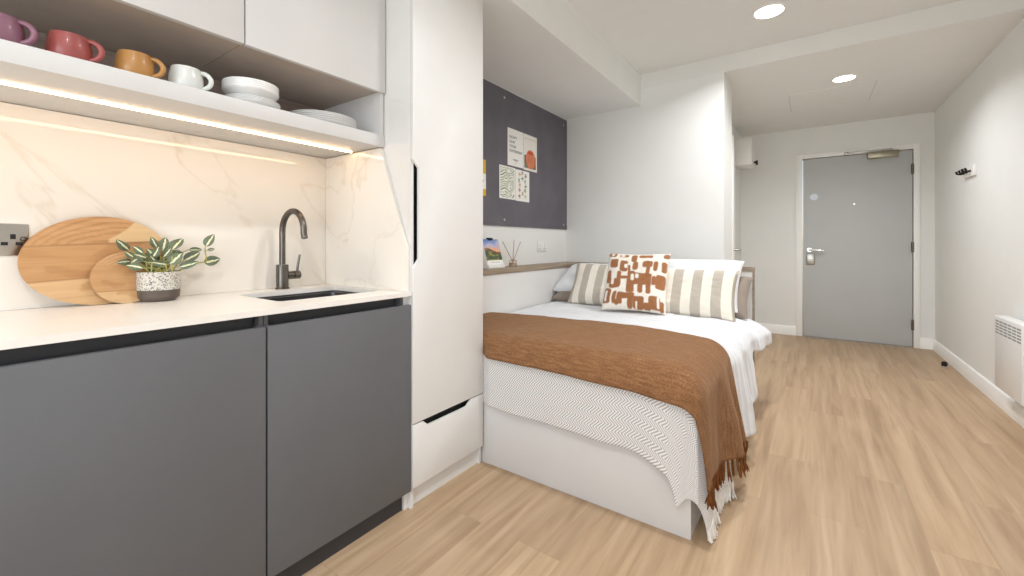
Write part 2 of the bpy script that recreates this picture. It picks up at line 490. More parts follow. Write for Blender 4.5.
# ---- bathroom door standing ajar (door_2)
d2 = bpy.data.objects.new('door_2', None); col.objects.link(d2); d2.location = (-.655, 4.52, 0); d2['kind'] = 'structure'
b = nb()
for y0, y1, z0, z1 in ((4.07, 4.13, 0, 2.0), (4.91, 4.965, 0, 2.0), (4.13, 4.91, 1.95, 2.0)): bx(b, -.665, -.64, y0, y1, z0, z1, .003)
obj('door_frame', b, M['skirt'], d2)
hx, hy = -.632, 4.905
ang = math.atan2(4.14-hy, -.548-hx)
def onleaf(s, o, z): return (hx + s*math.cos(ang) - o*math.sin(ang), hy + s*math.sin(ang) + o*math.cos(ang), z)
L = math.hypot(4.14-hy, -.548-hx)
b = nb()
prism(b, [onleaf(0, 0, 0)[:2], onleaf(L, 0, 0)[:2], onleaf(L, -.03, 0)[:2], onleaf(0, -.03, 0)[:2]], 'z', .008, 1.945, .001)
lf2 = obj('door_leaf', b, M['skirt'], d2)
for sgn in (1, -1):
    o0 = 0 if sgn > 0 else -.03
    b = nb(); tube(b, [onleaf(L-.05, o0, .945), onleaf(L-.05, o0+sgn*.045, .945), onleaf(L-.06, o0+sgn*.052, .945), onleaf(L-.15, o0+sgn*.052, .943)], .009, 10)
    obj('door_handle', b, M['chrome'], lf2)

# ------------------------------------------------------------------ kitchen
YK0, YK1 = -.62, 1.064
def base_unit(name, y0, y1, label):
    t = thing(name, label, 'cabinet', (-1.225, (y0+y1)/2, 0))
    b = nb()
    bx(b, -1.775, -1.246, y0+.001, y0+.017, .07, .772); bx(b, -1.775, -1.246, y1-.017, y1-.001, .07, .772)
    bx(b, -1.775, -1.246, y0+.017, y1-.017, .07, .086); bx(b, -1.775, -1.76, y0+.017, y1-.017, .086, .772)
    obj('carcass', b, M['char'], t)
    b = nb(); bx(b, -1.285, -1.268, y0+.017, y1-.017, .70, .802); bx(b, -1.268, -1.246, y0+.017, y1-.017, .70, .716)
    obj('handle_channel', b, M['chardk'], t)
    for ya, yc in ((y0+.001, y0+.012), (y1-.012, y1-.001)):
        b = nb(); bx(b, -1.285, -1.246, ya, yc, .772, .802); obj('channel_post', b, M['char'], t)
    y1d = 1.085 if y1 > 1 else y1-.0025
    b = nb(); bx(b, -1.244, -1.225, y0+.0025, y1d, .07, .770, .0015)
    obj('door', b, M['char'], t)
    b = nb(); bx(b, -1.268, -1.252, y0+.001, y1-.001, .0, .069); obj('plinth', b, M['chardk'], t)
    return t
base_unit('base_cabinet', .568, YK1, 'charcoal base cabinet under the sink, next to the tall white wardrobe')
base_unit('base_cabinet', -.03, .568, 'charcoal base cabinet under the cutting boards, left of the sink cabinet')
base_unit('base_cabinet', YK0, -.03, 'charcoal base cabinet at the far left end of the worktop, past the picture edge')

# worktop with the sink cut-out
SX0, SX1, SY0, SY1 = -1.650, -1.352, .665, 1.042
b = nb(); z0, z1 = .803, .819
def slab_with_hole(b, ox0, ox1, oy0, oy1, hx0, hx1, hy0, hy1, z0, z1, r=.02):
    hole = []
    for cx, cy, a0 in ((hx1-r, hy1-r, 0), (hx0+r, hy1-r, 90), (hx0+r, hy0+r, 180), (hx1-r, hy0+r, 270)):
        for k in range(6): a = R(a0+18*k); hole.append((cx+r*math.cos(a), cy+r*math.sin(a)))
    outer = []
    for x, y in hole:                       # radial partner on the outer rectangle
        outer.append((x, y))
    n = len(hole)
    OC = {0: (ox1, oy1), 1: (ox0, oy1), 2: (ox0, oy0), 3: (ox1, oy0)}
    for z, flip in ((z1, False), (z0, True)):
        hv = [b.verts.new((x, y, z)) for x, y in hole]
        ov = [b.verts.new((*OC[q], z)) for q in range(4)]
        for q in range(4):
            for k in range(5):
                f = [hv[q*6+k+1], hv[q*6+k], ov[q]]
                b.faces.new(f[::-1] if flip else f)
            nx = (q+1) % 4
            f = [hv[nx*6], hv[q*6+5], ov[q], ov[nx]]
            b.faces.new(f[::-1] if flip else f)
        if not flip: ht, ot = hv, ov
        else: hb, ob = hv, ov
    for k in range(n): b.faces.new([ht[k], ht[(k+1) % n], hb[(k+1) % n], hb[k]])
    for q in range(4): b.faces.new([ot[(q+1) % 4], ot[q], ob[q], ob[(q+1) % 4]])
    bmesh.ops.recalc_face_normals(b, faces=b.faces[:])
slab_with_hole(b, -1.773, -1.222, YK0, 1.0855, SX0, SX1, SY0, SY1, z0, z1)
tag(obj('worktop', b, M['top'], None, 30), 'long pale stone worktop over the charcoal cabinets, holding sink and plant', 'worktop')

# sink bowl
t = thing('sink', 'dark steel undermounted sink let into the pale worktop beside the tap', 'sink', (-1.5, .853, .803))
def rrect(x0, x1, y0, y1, r, z):
    out = []
    for cx, cy, a0 in ((x1-r, y1-r, 0), (x0+r, y1-r, 90), (x0+r, y0+r, 180), (x1-r, y0+r, 270)):
        for k in range(7): a = R(a0+15*k); out.append((cx+r*math.cos(a), cy+r*math.sin(a), z))
    return out
def loft(b, loops, cap=True):
    L_ = [[b.verts.new(p) for p in lp] for lp in loops]; n = len(L_[0])
    for a, c in zip(L_, L_[1:]):
        for k in range(n): b.faces.new([a[k], a[(k+1) % n], c[(k+1) % n], c[k]])
    if cap: b.faces.new(L_[-1])
    bmesh.ops.recalc_face_normals(b, faces=b.faces[:])
b = nb()
e = .022
loft(b, [rrect(SX0-.008, SX1+.008, SY0-.008, SY1+.008, .02, .8025), rrect(SX0+.010, SX1-.004, SY0+.012, SY1-.010, .02, .8025), rrect(SX0+.010, SX1-.004, SY0+.012, SY1-.010, .02, .7995),
         rrect(SX0+e, SX1-.01, SY0+.03, SY1-e, .025, .797), rrect(SX0+e+.006, SX1-.016, SY0+.036, SY1-e-.006, .03, .68), rrect(SX0+.05, SX1-.04, SY0+.06, SY1-.05, .04, .655)])
obj('bowl', b, M['sink'], t)
b = nb(); lathe(b, [(0, .658), (.028, .658), (.032, .656), (.032, .6545)], (-1.5, .853, 0), 28); obj('drain', b, M['steel'], t)

# tap
t = thing('mixer_tap', 'brushed gunmetal swan-neck mixer tap standing behind the sink', 'tap', (-1.722, .857, .819))
fx, fy = -1.722, .857
b = nb(); lathe(b, [(0, 0), (.026, 0), (.026, .004), (.0225, .007), (.0225, .094), (.021, .097), (0, .097)], (fx, fy, .819), 28); obj('tap_body', b, M['gun'], t)
b = nb(); pts = [(fx, fy, .91)] + [(fx, fy, .95+.016*k) for k in range(6)]
ra = .080
for k in range(0, 17): a = R(180 - k*11.6); pts.append((fx+ra+ra*math.cos(a), fy, 1.046+ra*math.sin(a)))
pts.append((fx+2*ra+.006, fy, 1.020))
tube(b, pts, .0115, 16); obj('spout', b, M['gun'], t)
b = nb(); tube(b, [(fx, fy+.018, .872), (fx, fy+.042, .872)], .0165, 20); obj('side_valve', b, M['gun'], t)
b = nb(); tube(b, [(fx, fy+.042, .872), (fx, fy+.0455, .872)], .0150, 20); obj('valve_ring', b, M['black'], t)
b = nb(); tube(b, [(fx, fy+.0455, .872), (fx, fy+.068, .872), (fx, fy+.070, .872)], [.0165, .0165, .0145], 20)
tube(b, [(fx, fy+.058, .88), (fx+.004, fy+.062, .92), (fx+.008, fy+.066, .955)], [.005, .0048, .0042], 10); obj('lever', b, M['gun'], t)

# marble splashback and side panel
b = nb(); bx(b, -1.7835, -1.773, YK0, 1.072, .8195, 1.379)
tag(obj('splashback', b, M['marble']), 'cream veined marble splashback behind the worktop', 'splashback')
b = nb(); prism(b, [(-1.772, .8195), (-1.238, .8195), (-1.238, .985), (-1.39, 1.378), (-1.772, 1.378)], 'y', 1.072, 1.085)
tag(obj('side_splashback', b, M['marble']), 'slant-edged marble panel on the wardrobe side, right of the sink', 'splashback')

# steel double socket
t = thing('double_socket', 'brushed steel double power socket on the marble behind the oval board', 'socket', (-1.773, .122, 1.011))
b = nb(); bx(b, -1.773, -1.768, .05, .191, .967, 1.054, .002); pl = obj('face_plate', b, M['socketsteel'], t)
for s in (.0, -.072):
    b = nb()
    for px_, pz, w_, h_ in ((.1625, 1.0185, .010, .0135), (.1475, .9995, .0125, .009), (.1735, .9995, .0125, .009)):
        bx(b, -1.7685, -1.7672, px_+s-w_/2, px_+s+w_/2, pz-h_/2, pz+h_/2)
    obj('socket_holes', b, M['black'], pl)
    b = nb(); lathe(b, [(.0045, .0), (.0062, .0), (.0062, .002), (.0045, .002)], (-1.768, .1815+s*.9, 1.0125), 20, 'x'); obj('switch_ring', b, M['black'], pl)

# open shelf, LED strip
t = thing('open_shelf', 'long pale open shelf above the worktop carrying mugs, bowls and plates', 'shelf', (-1.585, .25, 1.379))
b = nb(); bx(b, -1.784, -1.380, YK0, 1.0845, 1.381, 1.427, .001); obj('shelf_board', b, M['grey_lam'], t)
b = nb(); bx(b, -1.783, -1.770, YK0, 1.066, 1.427, 1.596); obj('back_panel', b, M['brownback'], t)
b = nb(); bx(b, -1.770, -1.382, 1.066, 1.0815, 1.427, 1.5975); obj('end_panel', b, M['grey_lam'], t)
b = nb(); bx(b, -1.558, -1.552, YK0+.02, 1.055, 1.3755, 1.381); obj('led_strip', b, M['led'], t)

# wall cabinets
def wall_unit(y0, y1, label):
    t = thing('wall_cabinet', label, 'cabinet', (-1.58, (y0+y1)/2, 1.597))
    b = nb(); bx(b, -1.783, -1.3905, y0+.001, y1-.001, 1.598, ZS-.003); obj('carcass', b, M['taupe'], t)
    b = nb(); bx(b, -1.390, -1.371, y0+.002, y1-.002, 1.592, ZS-.003, .0015); obj('door', b, M['grey_lam'], t)
wall_unit(.574, 1.0845, 'pale grey wall cabinet above the bowls and plates, beside the wardrobe')
wall_unit(.03, .574, 'pale grey wall cabinet above the coloured mugs')
wall_unit(YK0, .03, 'pale grey wall cabinet at the left end past the picture edge')

# ------------------------------------------------------------------ crockery
def mug_parts(t, mat):
    b = nb()
    lathe(b, [(0, .004), (.026, .004), (.028, 0), (.033, .001), (.0385, .012), (.0405, .03), (.0395, .055), (.0355, .078), (.0345, .083), (.0325, .083), (.0335, .077), (.037, .055), (.038, .03), (.034, .012), (0, .009)], (0, 0, 0), 40)
    bmesh.ops.scale(b, vec=(1, 1, .80), verts=b.verts[:]); obj('mug_body', b, mat, t, 60)
    b = nb(); pts = []
    for k in range(15):
        a = R(108 - k*15.4); pts.append((.0, .036+.0245*math.cos(a), .037+.0225*math.sin(a)))
    pts[0] = (0, .033, .059); pts[-1] = (0, .036, .016)
    tube(b, pts, [.0062]*15, 12); obj('handle', b, mat, t, 60)
mug0 = thing('mug', 'white mug on the open shelf beside the bowls', 'mug', (0, 0, 0), 'mugs on the open shelf')
mug_parts(mug0, M['whitecer'])
for y, mt, lb in ((.3475, 'orange', 'ochre orange mug on the open shelf between red and white mugs'),
                  (.2275, 'red', 'brick red mug on the open shelf'), (.118, 'purple', 'plum purple mug at the left end of the open shelf')):
    dup(mug0, (-1.447, y-.006, 1.4272), lb, M[mt])
mug0.location = (-1.447, .4525, 1.4272)
for o in [o for o in col.objects if o.get('category') == 'mug']: o.rotation_euler = (0, 0, R(-36))

def plate_bm(r):
    b = nb(); lathe(b, [(0, 0), (r*.62, 0), (r*.64, .002), (r*.70, .005), (r*.985, .0125), (r, .0138), (r*.99, .0152), (r*.69, .0085), (r*.6, .005), (0, .005)], (0, 0, 0), 56); return b
def bowl_bm(r):
    b = nb(); lathe(b, [(0, 0), (r*.46, 0), (r*.50, .003), (r*.68, .014), (r*.86, .0275), (r*.96, .0375), (r*1.0, .0425), (r, .0505), (r*.99, .0525), (r*.965, .0525), (r*.945, .045), (r*.85, .031), (r*.68, .018), (r*.4, .008), (0, .0075)], (0, 0, 0), 56); bmesh.ops.scale(b, vec=(1, 1, .78), verts=b.verts[:]); return b
names = ['lowest', 'second from the bottom', 'third from the bottom', 'fourth from the bottom', 'topmost']
def stack(nm, bm, x, y, z, n, dz, lab, cat, grp):
    o0 = tag(obj(nm, bm, M['porc'], None, 50), '', cat, grp)
    for k in range(n):
        o = o0 if k == 0 else o0.copy()
        if k: col.objects.link(o)
        o.location = (x, y, z+k*dz)
        o['label'] = lab % (names[k] if k < n-1 else 'topmost')
stack('side_plate', plate_bm(.082), -1.474, .636, 1.4272, 4, .0042, 'white side plate under the bowls, %s of its pile', 'plate', 'white side plates under the bowls')
stack('bowl', bowl_bm(.079), -1.474, .635, 1.4485, 4, .0062, 'white porcelain bowl on the side plates, %s of the stack', 'bowl', 'white bowls stacked on the side plates')
stack('dinner_plate', plate_bm(.124), -1.514, .901, 1.4272, 5, .0068, 'large white dinner plate near the shelf end, %s of the pile', 'plate', 'white dinner plates stacked by the shelf end')

# ------------------------------------------------------------------ cutting boards (leaning on the marble)
def lean_board(name, cy, cz, ra, rb, x_bot, x_top, th, mat, staves, rot, label):
    b = nb(); cl = b.verts.layers.float_color.new('Col')
    z0 = cz - rb
    def P(u, v, o):
        # u along Y, v up the board; the board leans from x_bot to x_top
        y = u*math.cos(rot) - v*math.sin(rot); z = u*math.sin(rot) + v*math.cos(rot)
        f = (z + rb)/(2*rb)
        return (x_bot + (x_top-x_bot)*f + o, cy+y, cz+z)
    n, m = 72, 20
    front = []
    def colr(u, v):
        lo, hi, edge = staves
        n1 = noise.noise(Vector((u*1.6, v*3, 4)))
        if v > hi:                                   # top stave: cathedral grain, sapwood at its lower right
            if v < hi + .02: return lin('#8a603a')
            if u > .12 and v < hi + .13 + .9*(u-.12) + .1*n1: return lin('#dcc092')
            k = math.sin((v*1.0 + .55*(u-.2)**2 + .10*n1)*46)
            return lin('#a97c4f') if k > .35 else lin('#bf9263')
        if v > lo: return lin('#b58756') if n1 < .15 else lin('#a9784a')
        if v > lo - .02: return lin('#94683f')
        return lin('#d4b184') if (v < lo - .28 + .3*n1 or u < -.1 + n1) else lin('#c39a6a')
    rows = []
    N = 90
    for j in range(N+1):
        v = rb*(-math.cos(PI*j/N)); half = ra*math.sqrt(max(0, 1-(v/rb)**2)) + 1e-5
        rows.append((v, half))
    def face_set(o, flip):
        R_ = []
        for v, half in rows:
            r_ = []
            for i in range(41):
                q = b.verts.new(P(half*(i/20-1), v, o)); q[cl] = colr(half*(i/20-1)/ra, v/rb); r_.append(q)
            R_.append(r_)
        for a, c in zip(R_, R_[1:]):
            for i in range(40):
                f = [a[i], a[i+1], c[i+1], c[i]]; b.faces.new(f[::-1] if flip else f)
        return [r_[0] for r_ in R_] + [r_[-1] for r_ in reversed(R_)]
    A = face_set(th/2, False); B = face_set(-th/2, True)
    k = len(A)
    for i in range(k): b.faces.new([A[i], A[(i+1) % k], B[(i+1) % k], B[i]])
    bmesh.ops.remove_doubles(b, verts=b.verts[:], dist=.0003)
    bmesh.ops.recalc_face_normals(b, faces=b.faces[:])
    return tag(obj(name, b, mat, None, 40, loc=(x_bot, cy, .819)), label, 'cutting board')
lean_board('cutting_board', .334, .9505, .166, .1305, -1.722, -1.758, .014, M['board'],
           (-.36, .36, 0), R(3), 'large oval wooden cutting board leaning against the marble')
lean_board('cutting_board', .384, .8965, .082, .0775, -1.698, -1.722, .011, M['board2'],
           (-.5, .5, 0), R(0), 'small round wooden cutting board propped against the larger oval board')

# ------------------------------------------------------------------ potted plant
PX, PY, PZ = -1.690, .457, .8195
t = thing('potted_plant', 'variegated trailing plant in speckled white and brown pot on worktop', 'plant', (PX, PY, PZ))
b = nb(); lathe(b, [(0, 0), (.041, 0), (.043, .003), (.0515, .012), (.0525, .016), (.0535, .036), (.0545, .037)], (PX, PY, PZ), 44); obj('pot_base', b, M['potdark'], t)
b = nb(); lathe(b, [(.0545, .036), (.0548, .06), (.0545, .090), (.053, .092), (.050, .091), (.0495, .078), (.0492, .036)], (PX, PY, PZ), 44); obj('pot', b, M['speck'], t)
b = nb(); lathe(b, [(0, .081), (.03, .082), (.0495, .078)], (PX, PY, PZ), 30); obj('soil', b, M['soil'], t)
LV = [((-1.7133, .3889, .9786), (-1.6982, .3588, 1.0095), .4), ((-1.6818, .4147, .9689), (-1.6856, .3935, .9907), .5), ((-1.6952, .3958, .9571), (-1.6928, .3764, .9742), .5), ((-1.6874, .4506, .9854), (-1.6742, .4336, 1.0186), .4), ((-1.7153, .4721, .9774), (-1.7264, .4834, 1.0181), .5), ((-1.6782, .4366, .9563), (-1.6764, .4516, .9879), .5), ((-1.6819, .4871, .9801), (-1.6938, .5177, 1.0157), .62), ((-1.6977, .4206, .9588), (-1.6866, .3901, .9432), .55), ((-1.7086, .3952, .9449), (-1.6903, .3589, .9433), .4), ((-1.6749, .413, .9235), (-1.6859, .3791, .9342), .5), ((-1.7187, .459, .9399), (-1.7134, .4859, .962), .5), ((-1.673, .4784, .9354), (-1.6728, .5092, .9672), .62), ((-1.7092, .5267, .9429), (-1.7077, .5704, .9682), .48), ((-1.7185, .5449, .9791), (-1.7235, .5826, .9786), .35), ((-1.6981, .5854, .9895), (-1.6942, .6082, 1.03), .5), ((-1.7083, .5843, .9356), (-1.713, .6332, .9448), .52), ((-1.7091, .5961, .9758), (-1.7064, .6154, .9811), .5), ((-1.7055, .5256, .9664), (-1.7168, .5035, .9667), .5), ((-1.6781, .4799, .9302), (-1.6723, .4274, .9422), .3), ((-1.6879, .4468, .914), (-1.6939, .4234, .9321), .45), ((-1.6704, .5022, .9244), (-1.6549, .5484, .9383), .38), ((-1.714, .4819, .9748), (-1.7153, .4926, 1.0002), .6)]
for k in range(12):                       # inner and rear leaves that fill the crown
    a = random.uniform(0, 2*PI); r_ = random.uniform(.01, .04)
    p = Vector((PX+r_*math.cos(a)*.7-.01, PY+r_*math.sin(a)+.0, .925+random.uniform(0, .035)))
    q = p + Vector((math.cos(a)*.02-.004, math.sin(a)*.035, random.uniform(.01, .03)))
    LV.append((tuple(p), tuple(q), .55))
b = nb(); uvl = b.loops.layers.uv.new('UVMap')
def leaf(b, p, q, wr):
    p, q = Vector(p), Vector(q); d = q-p; ln = d.length*1.08; d.normalize()
    nrm = Vector((1, -.5, .2)) + Vector((random.uniform(-.4, .4), random.uniform(-.4, .4), random.uniform(-.3, .4)))
    nrm = (nrm - d*nrm.dot(d)).normalized(); s = d.cross(nrm); w = ln*wr*.5
    NL, NW = 9, 4; V = []
    for i in range(NL+1):
        f = i/NL; hw = 1.3*w*(math.sin(PI*f**.8))**.75*(1-.1*f) if 0 < f < 1 else .0004
        row = []
        for j in range(NW+1):
            g = j/NW*2-1
            row.append(b.verts.new(p + d*ln*f + s*hw*g + nrm*(.18*hw*abs(g) - .18*ln*(f-.4)**2 + .02*ln)))
        V.append(row)
    for i in range(NL):
        for j in range(NW):
            f = b.faces.new([V[i][j], V[i][j+1], V[i+1][j+1], V[i+1][j]])
            for lp, (ii, jj) in zip(f.loops, ((i, j), (i, j+1), (i+1, j+1), (i+1, j))): lp[uvl].uv = (jj/NW, ii/NL)
for p, q, wr in LV: leaf(b, p, q, wr)
obj('foliage', b, M['leaf'], t, 80)
b = nb()
for i, (p, q, wr) in enumerate(LV):
    if i in (14, 15, 16): continue
    s0 = Vector((PX+random.uniform(-.025, .025), PY+random.uniform(-.03, .03), PZ+.08)); p = Vector(p)
    mid = (s0+p)/2 + Vector((0, 0, .012))
    tube(b, [s0, mid, p], [.0022, .0018, .0014], 6)
tube(b, [(-1.70, .49, .898), (-1.68, .522, .921), (-1.695, .555, .934), (-1.705, .590, .936), (-1.704, .5905, .955), (-1.70, .585, .974), (-1.698, .5854, .9895)], [.0026, .0026, .0024, .002, .002, .0018, .0014], 7)
tube(b, [(-1.70, .585, .974), (-1.709, .596, .976)], .0015, 6)
obj('stems', b, M['stem'], t, 60)

# ------------------------------------------------------------------ wardrobe
t = thing('wardrobe', 'tall white wardrobe with cut-out handles between kitchen and bed', 'wardrobe', (-1.5, 1.295, 0))
W0, W1, WF = 1.0865, 1.5035, -1.217
b = nb()
bx(b, -1.784, -1.230, W0, W0+.014, .0, ZS-.003); bx(b, -1.784, -1.230, W1-.014, W1, .0, ZS-.003)
bx(b, -1.784, -1.25, W0+.014, W1-.014, .07, .084); bx(b, -1.784, -1.25, W0+.014, W1-.014, ZS-.02, ZS-.003); bx(b, -1.784, -1.775, W0+.014, W1-.014, .084, ZS-.02)
obj('carcass', b, M['white_lam'], t)
b = nb(); bx(b, -1.262, -1.245, 1.0655, W0-.0005, 0, .0695); bx(b, -1.775, -1.2465, 1.0655, W0-.0005, .07, .8025); obj('end_panel', b, M['white_lam'], t)
b = nb(); prism(b, [(W0+.001, .3215), (W1-.001, .3215), (W1-.001, ZS-.004), (W0+.001, ZS-.004), (W0+.001, 1.318), (W0+.030, 1.288), (W0+.030, .942), (W0+.001, .905)], 'x', -1.229, WF, .001)
obj('door', b, M['white_lam'], t)
b = nb(); prism(b, [(W0+.001, .080), (W1-.001, .080), (W1-.001, .3165), (1.424, .3165), (1.392, .293), (1.166, .293), (1.138, .3165), (W0+.001, .3165)], 'x', -1.229, WF, .001)
obj('drawer', b, M['white_lam'], t)
b = nb(); bx(b, -1.262, -1.243, W0+.015, W0+.06, .88, 1.34); obj('recess_shade_panel', b, M['black'], t)  # black panel behind the door cut-out, standing for the shade inside
b = nb(); bx(b, -1.262, -1.243, 1.11, 1.45, .27, .335); obj('recess_shade_panel', b, M['black'], t)  # same black panel behind the drawer notch, in place of its shade
b = nb(); bx(b, -1.262, -1.2435, W0+.014, W1-.014, 0, .069); obj('plinth', b, M['white_lam'], t)

# ------------------------------------------------------------------ alcove wall
XA = -1.773
t = thing('pinboard', 'charcoal felt pinboard filling the alcove wall above the bed', 'pinboard', (XL, 2.44, 1.14))
b = nb(); bx(b, XL+.0015, XA, 1.51, 3.375, 1.124, ZS-.014, .002); obj('felt_panel', b, M['felt'], t)
for y, z in ((2.43, 2.035), (3.31, 2.038), (2.43, 1.168), (3.31, 1.165)):
    b = nb(); lathe(b, [(0, .004), (.007, .003), (.0095, 0), (0, 0)], (XA, y, z), 16, 'x'); obj('fixing_screw', b, M['chrome'], t)

def card(name, y0, y1, z0, z1, label, colfn, nu=1, nv=1, tilt=0, mat=None):
    c = Vector((XA+.002, (y0+y1)/2, (z0+z1)/2))
    def fn(u, v): return (XA+.0025, y0+(y1-y0)*u, z0+(z1-z0)*v)
    b = grid(fn, nu, nv, colfn)
    bmesh.ops.recalc_face_normals(b, faces=b.faces[:])
    ex = bmesh.ops.extrude_face_region(b, geom=b.faces[:])
    bmesh.ops.translate(b, verts=[v for v in ex['geom'] if isinstance(v, bmesh.types.BMVert)], vec=(-.0012, 0, 0))
    bmesh.ops.recalc_face_normals(b, faces=b.faces[:])
    o = obj(name, b, mat or M['card'], None, 0, loc=tuple(c))
    o.rotation_euler = (tilt, 0, 0)
    return tag(o, label, 'card')
WHT = lin('#f3f2ee')
def text(body, size, y, z, parent, mat, x=XA+.0032, sx=1):
    cu = bpy.data.curves.new('lettering', 'FONT'); cu.body = body; cu.size = size; cu.extrude = .0003
    o = bpy.data.objects.new('lettering', cu); col.objects.link(o)
    bpy.context.view_layer.update()
    me = bpy.data.meshes.new_from_object(o.evaluated_get(bpy.context.evaluated_depsgraph_get()))
    bpy.data.objects.remove(o)
    me.transform(Matrix.Translation((x, y, z)) @ Matrix(((0, 0, 1, 0), (1, 0, 0, 0), (0, 1, 0, 0), (0, 0, 0, 1))) @ Matrix.Diagonal((sx, 1, 1, 1)))
    me.transform(Matrix.Translation(-wpos(parent)))
    me.materials.append(mat)
    q = bpy.data.objects.new('lettering', me); col.objects.link(q); q.parent = parent
    return q
c1 = card('quote_card', 2.4650, 2.6655, 1.565, 1.834, 'white card with short lines of grey lettering, upper left of the pinned group', lambda u, v: WHT)
for s, z in (("DON'T", 1.764), ('QUIT', 1.731), ('YOUR', 1.698), ('DAYDREAM', 1.665)): text(s, .027, 2.486, z, c1, M['ink'], sx=1.15)
b = nb(); bx(b, XA+.0028, XA+.0034, 2.53, 2.60, 1.612, 1.6155); bx(b, XA+.0028, XA+.0034, 2.54, 2.59, 1.605, 1.608); bx(b, XA+.0028, XA+.0034, 2.563, 2.572, 1.587, 1.592); obj('small_print', b, M['ink'], c1)
def tomato(u, v):
    e = ((u-.53)/.36)**2 + ((v-.32)/.27)**2
    if e < 1:
        if ((u-.50)/.2)**2 + ((v-.50)/.05)**2 < 1: return lin('#c8542f')
        n_ = noise.noise(Vector((u*6, v*6, 0)))*.5+.5
        a_, b_ = lin('#c9683f'), lin('#e0936c')
        return tuple(a_[i]*(1-n_)+b_[i]*n_ for i in range(3))+(1,)
    if v < .42 and v > .06 and .05 < u < .92: return lin('#5d6156') if u > .3 or v > .2 else lin('#6f7a68')
    if .9 > v > .86 and abs(u-.5) < .42: return lin('#e2d8cc')
    return lin('#efebe4')
card('still_life_card', 2.6695, 2.8620, 1.560, 1.834, 'card showing an orange fruit on a dark table, upper right of the pinned group', tomato, 40, 56)
def leaves(u, v):
    if not (.06 < u < .94 and .04 < v < .96): return WHT
    bend = v*13 + (4.2*abs(u-.36) if u < .62 else -5.5*(u-.62)+1.1) + .9*noise.noise(Vector((u*4, v*4, 2)))
    k = bend % 1
    if abs(u-.36) < .018 and False: return lin('#6d7f4d')
    w_ = .44 if noise.noise(Vector((u*9, math.floor(bend)*3.1, 7))) > -.25 else 0
    if k < w_: return lin('#7f9160') if (math.floor(bend) % 3) else lin('#a3ac7c')
    return WHT
card('leaf_print_card', 2.3665, 2.5610, 1.319, 1.552, 'card printed with rows of green leaves, lower left of the pinned group', leaves, 56, 70)
spots = [(.3, .86, '#c9a54b'), (.72, .84, '#8a3b2c'), (.48, .92, '#8b8d86'), (.25, .66, '#7b8a56'), (.68, .66, '#9a9d92'), (.3, .52, '#c9963f'), (.72, .50, '#8b9468'), (.28, .36, '#9c4a2c'), (.68, .36, '#6d7548'), (.5, .26, '#b8863f'), (.28, .16, '#8e5a33'), (.7, .17, '#b9bc95'), (.5, .74, '#71806a')]
def flowers(u, v):
    for i, (cx, cy, c) in enumerate(spots):
        a = math.atan2(v-cy, u-cx); r_ = math.hypot((u-cx)*.85, v-cy)
        if r_ < .085*(.62+.38*math.cos(a*(4+i % 3)+i)): return lin(c)
    return WHT
card('botanical_card', 2.5645, 2.7510, 1.316, 1.548, 'card printed with small red, yellow and green flowers, lower right of the pinned group', flowers, 64, 80)
def yel(u, v):
    if v > .62 or v < .2: return lin('#dcb234') if u > .12 and not (.15 > v) or v < .2 else WHT
    if abs(u-.8) < .08 and .38 < v < .44: return lin('#8f9bb0')
    return WHT
card('yellow_card', 2.03, 2.216, 1.317, 1.557, 'white and yellow card at the left, half hidden behind the wardrobe edge', yel, 20, 40)

# ledge along the alcove and headboard
t = thing('alcove_ledge', 'driftwood-coloured ledge on a white panel along the alcove wall', 'ledge', (-1.7, 2.44, .838))
b = nb(); bx(b, -1.784, -1.630, 1.506, 3.383, .803, .838, .002); obj('ledge_top', b, M['ledge'], t)
b = nb(); bx(b, -1.652, -1.637, 1.506, 3.383, 0, .803); obj('front_panel', b, M['white_lam'], t)
t = thing('headboard', 'white headboard with driftwood trim standing against the bed end wall', 'headboard', (-.97, 3.35, 0))
b = nb(); bx(b, -1.628, -.324, 3.332, 3.383, 0, .806); obj('headboard_panel', b, M['white_lam'], t)
b = nb(); bx(b, -1.628, -.314, 3.328, 3.384, .806, .838, .002); bx(b, -.324, -.314, 3.328, 3.384, 0, .806); obj('wood_trim', b, M['ledgex'], t)

# white wall socket in the alcove
t = thing('wall_socket', 'white plastic double socket on the alcove wall above the ledge', 'socket', (XL, 2.955, .98))
b = nb(); bx(b, XL, XL+.010, 2.885, 3.025, .935, 1.022, .003); pl = obj('face_plate', b, M['plastic'], t)
for s in (-.035, .035):
    b = nb(); bx(b, XL+.010, XL+.013, 2.955+s-.006, 2.955+s+.006, .99, 1.008, .001); obj('rocker_switch', b, M['plastic'], pl)
    b = nb()
    for y, z in ((0, .977), (-.011, .957), (.011, .957)): bx(b, XL+.0098, XL+.0104, 2.955+s+y-.003, 2.955+s+y+.003, z-.005, z+.005)
    obj('socket_holes', b, M['slot'], pl)

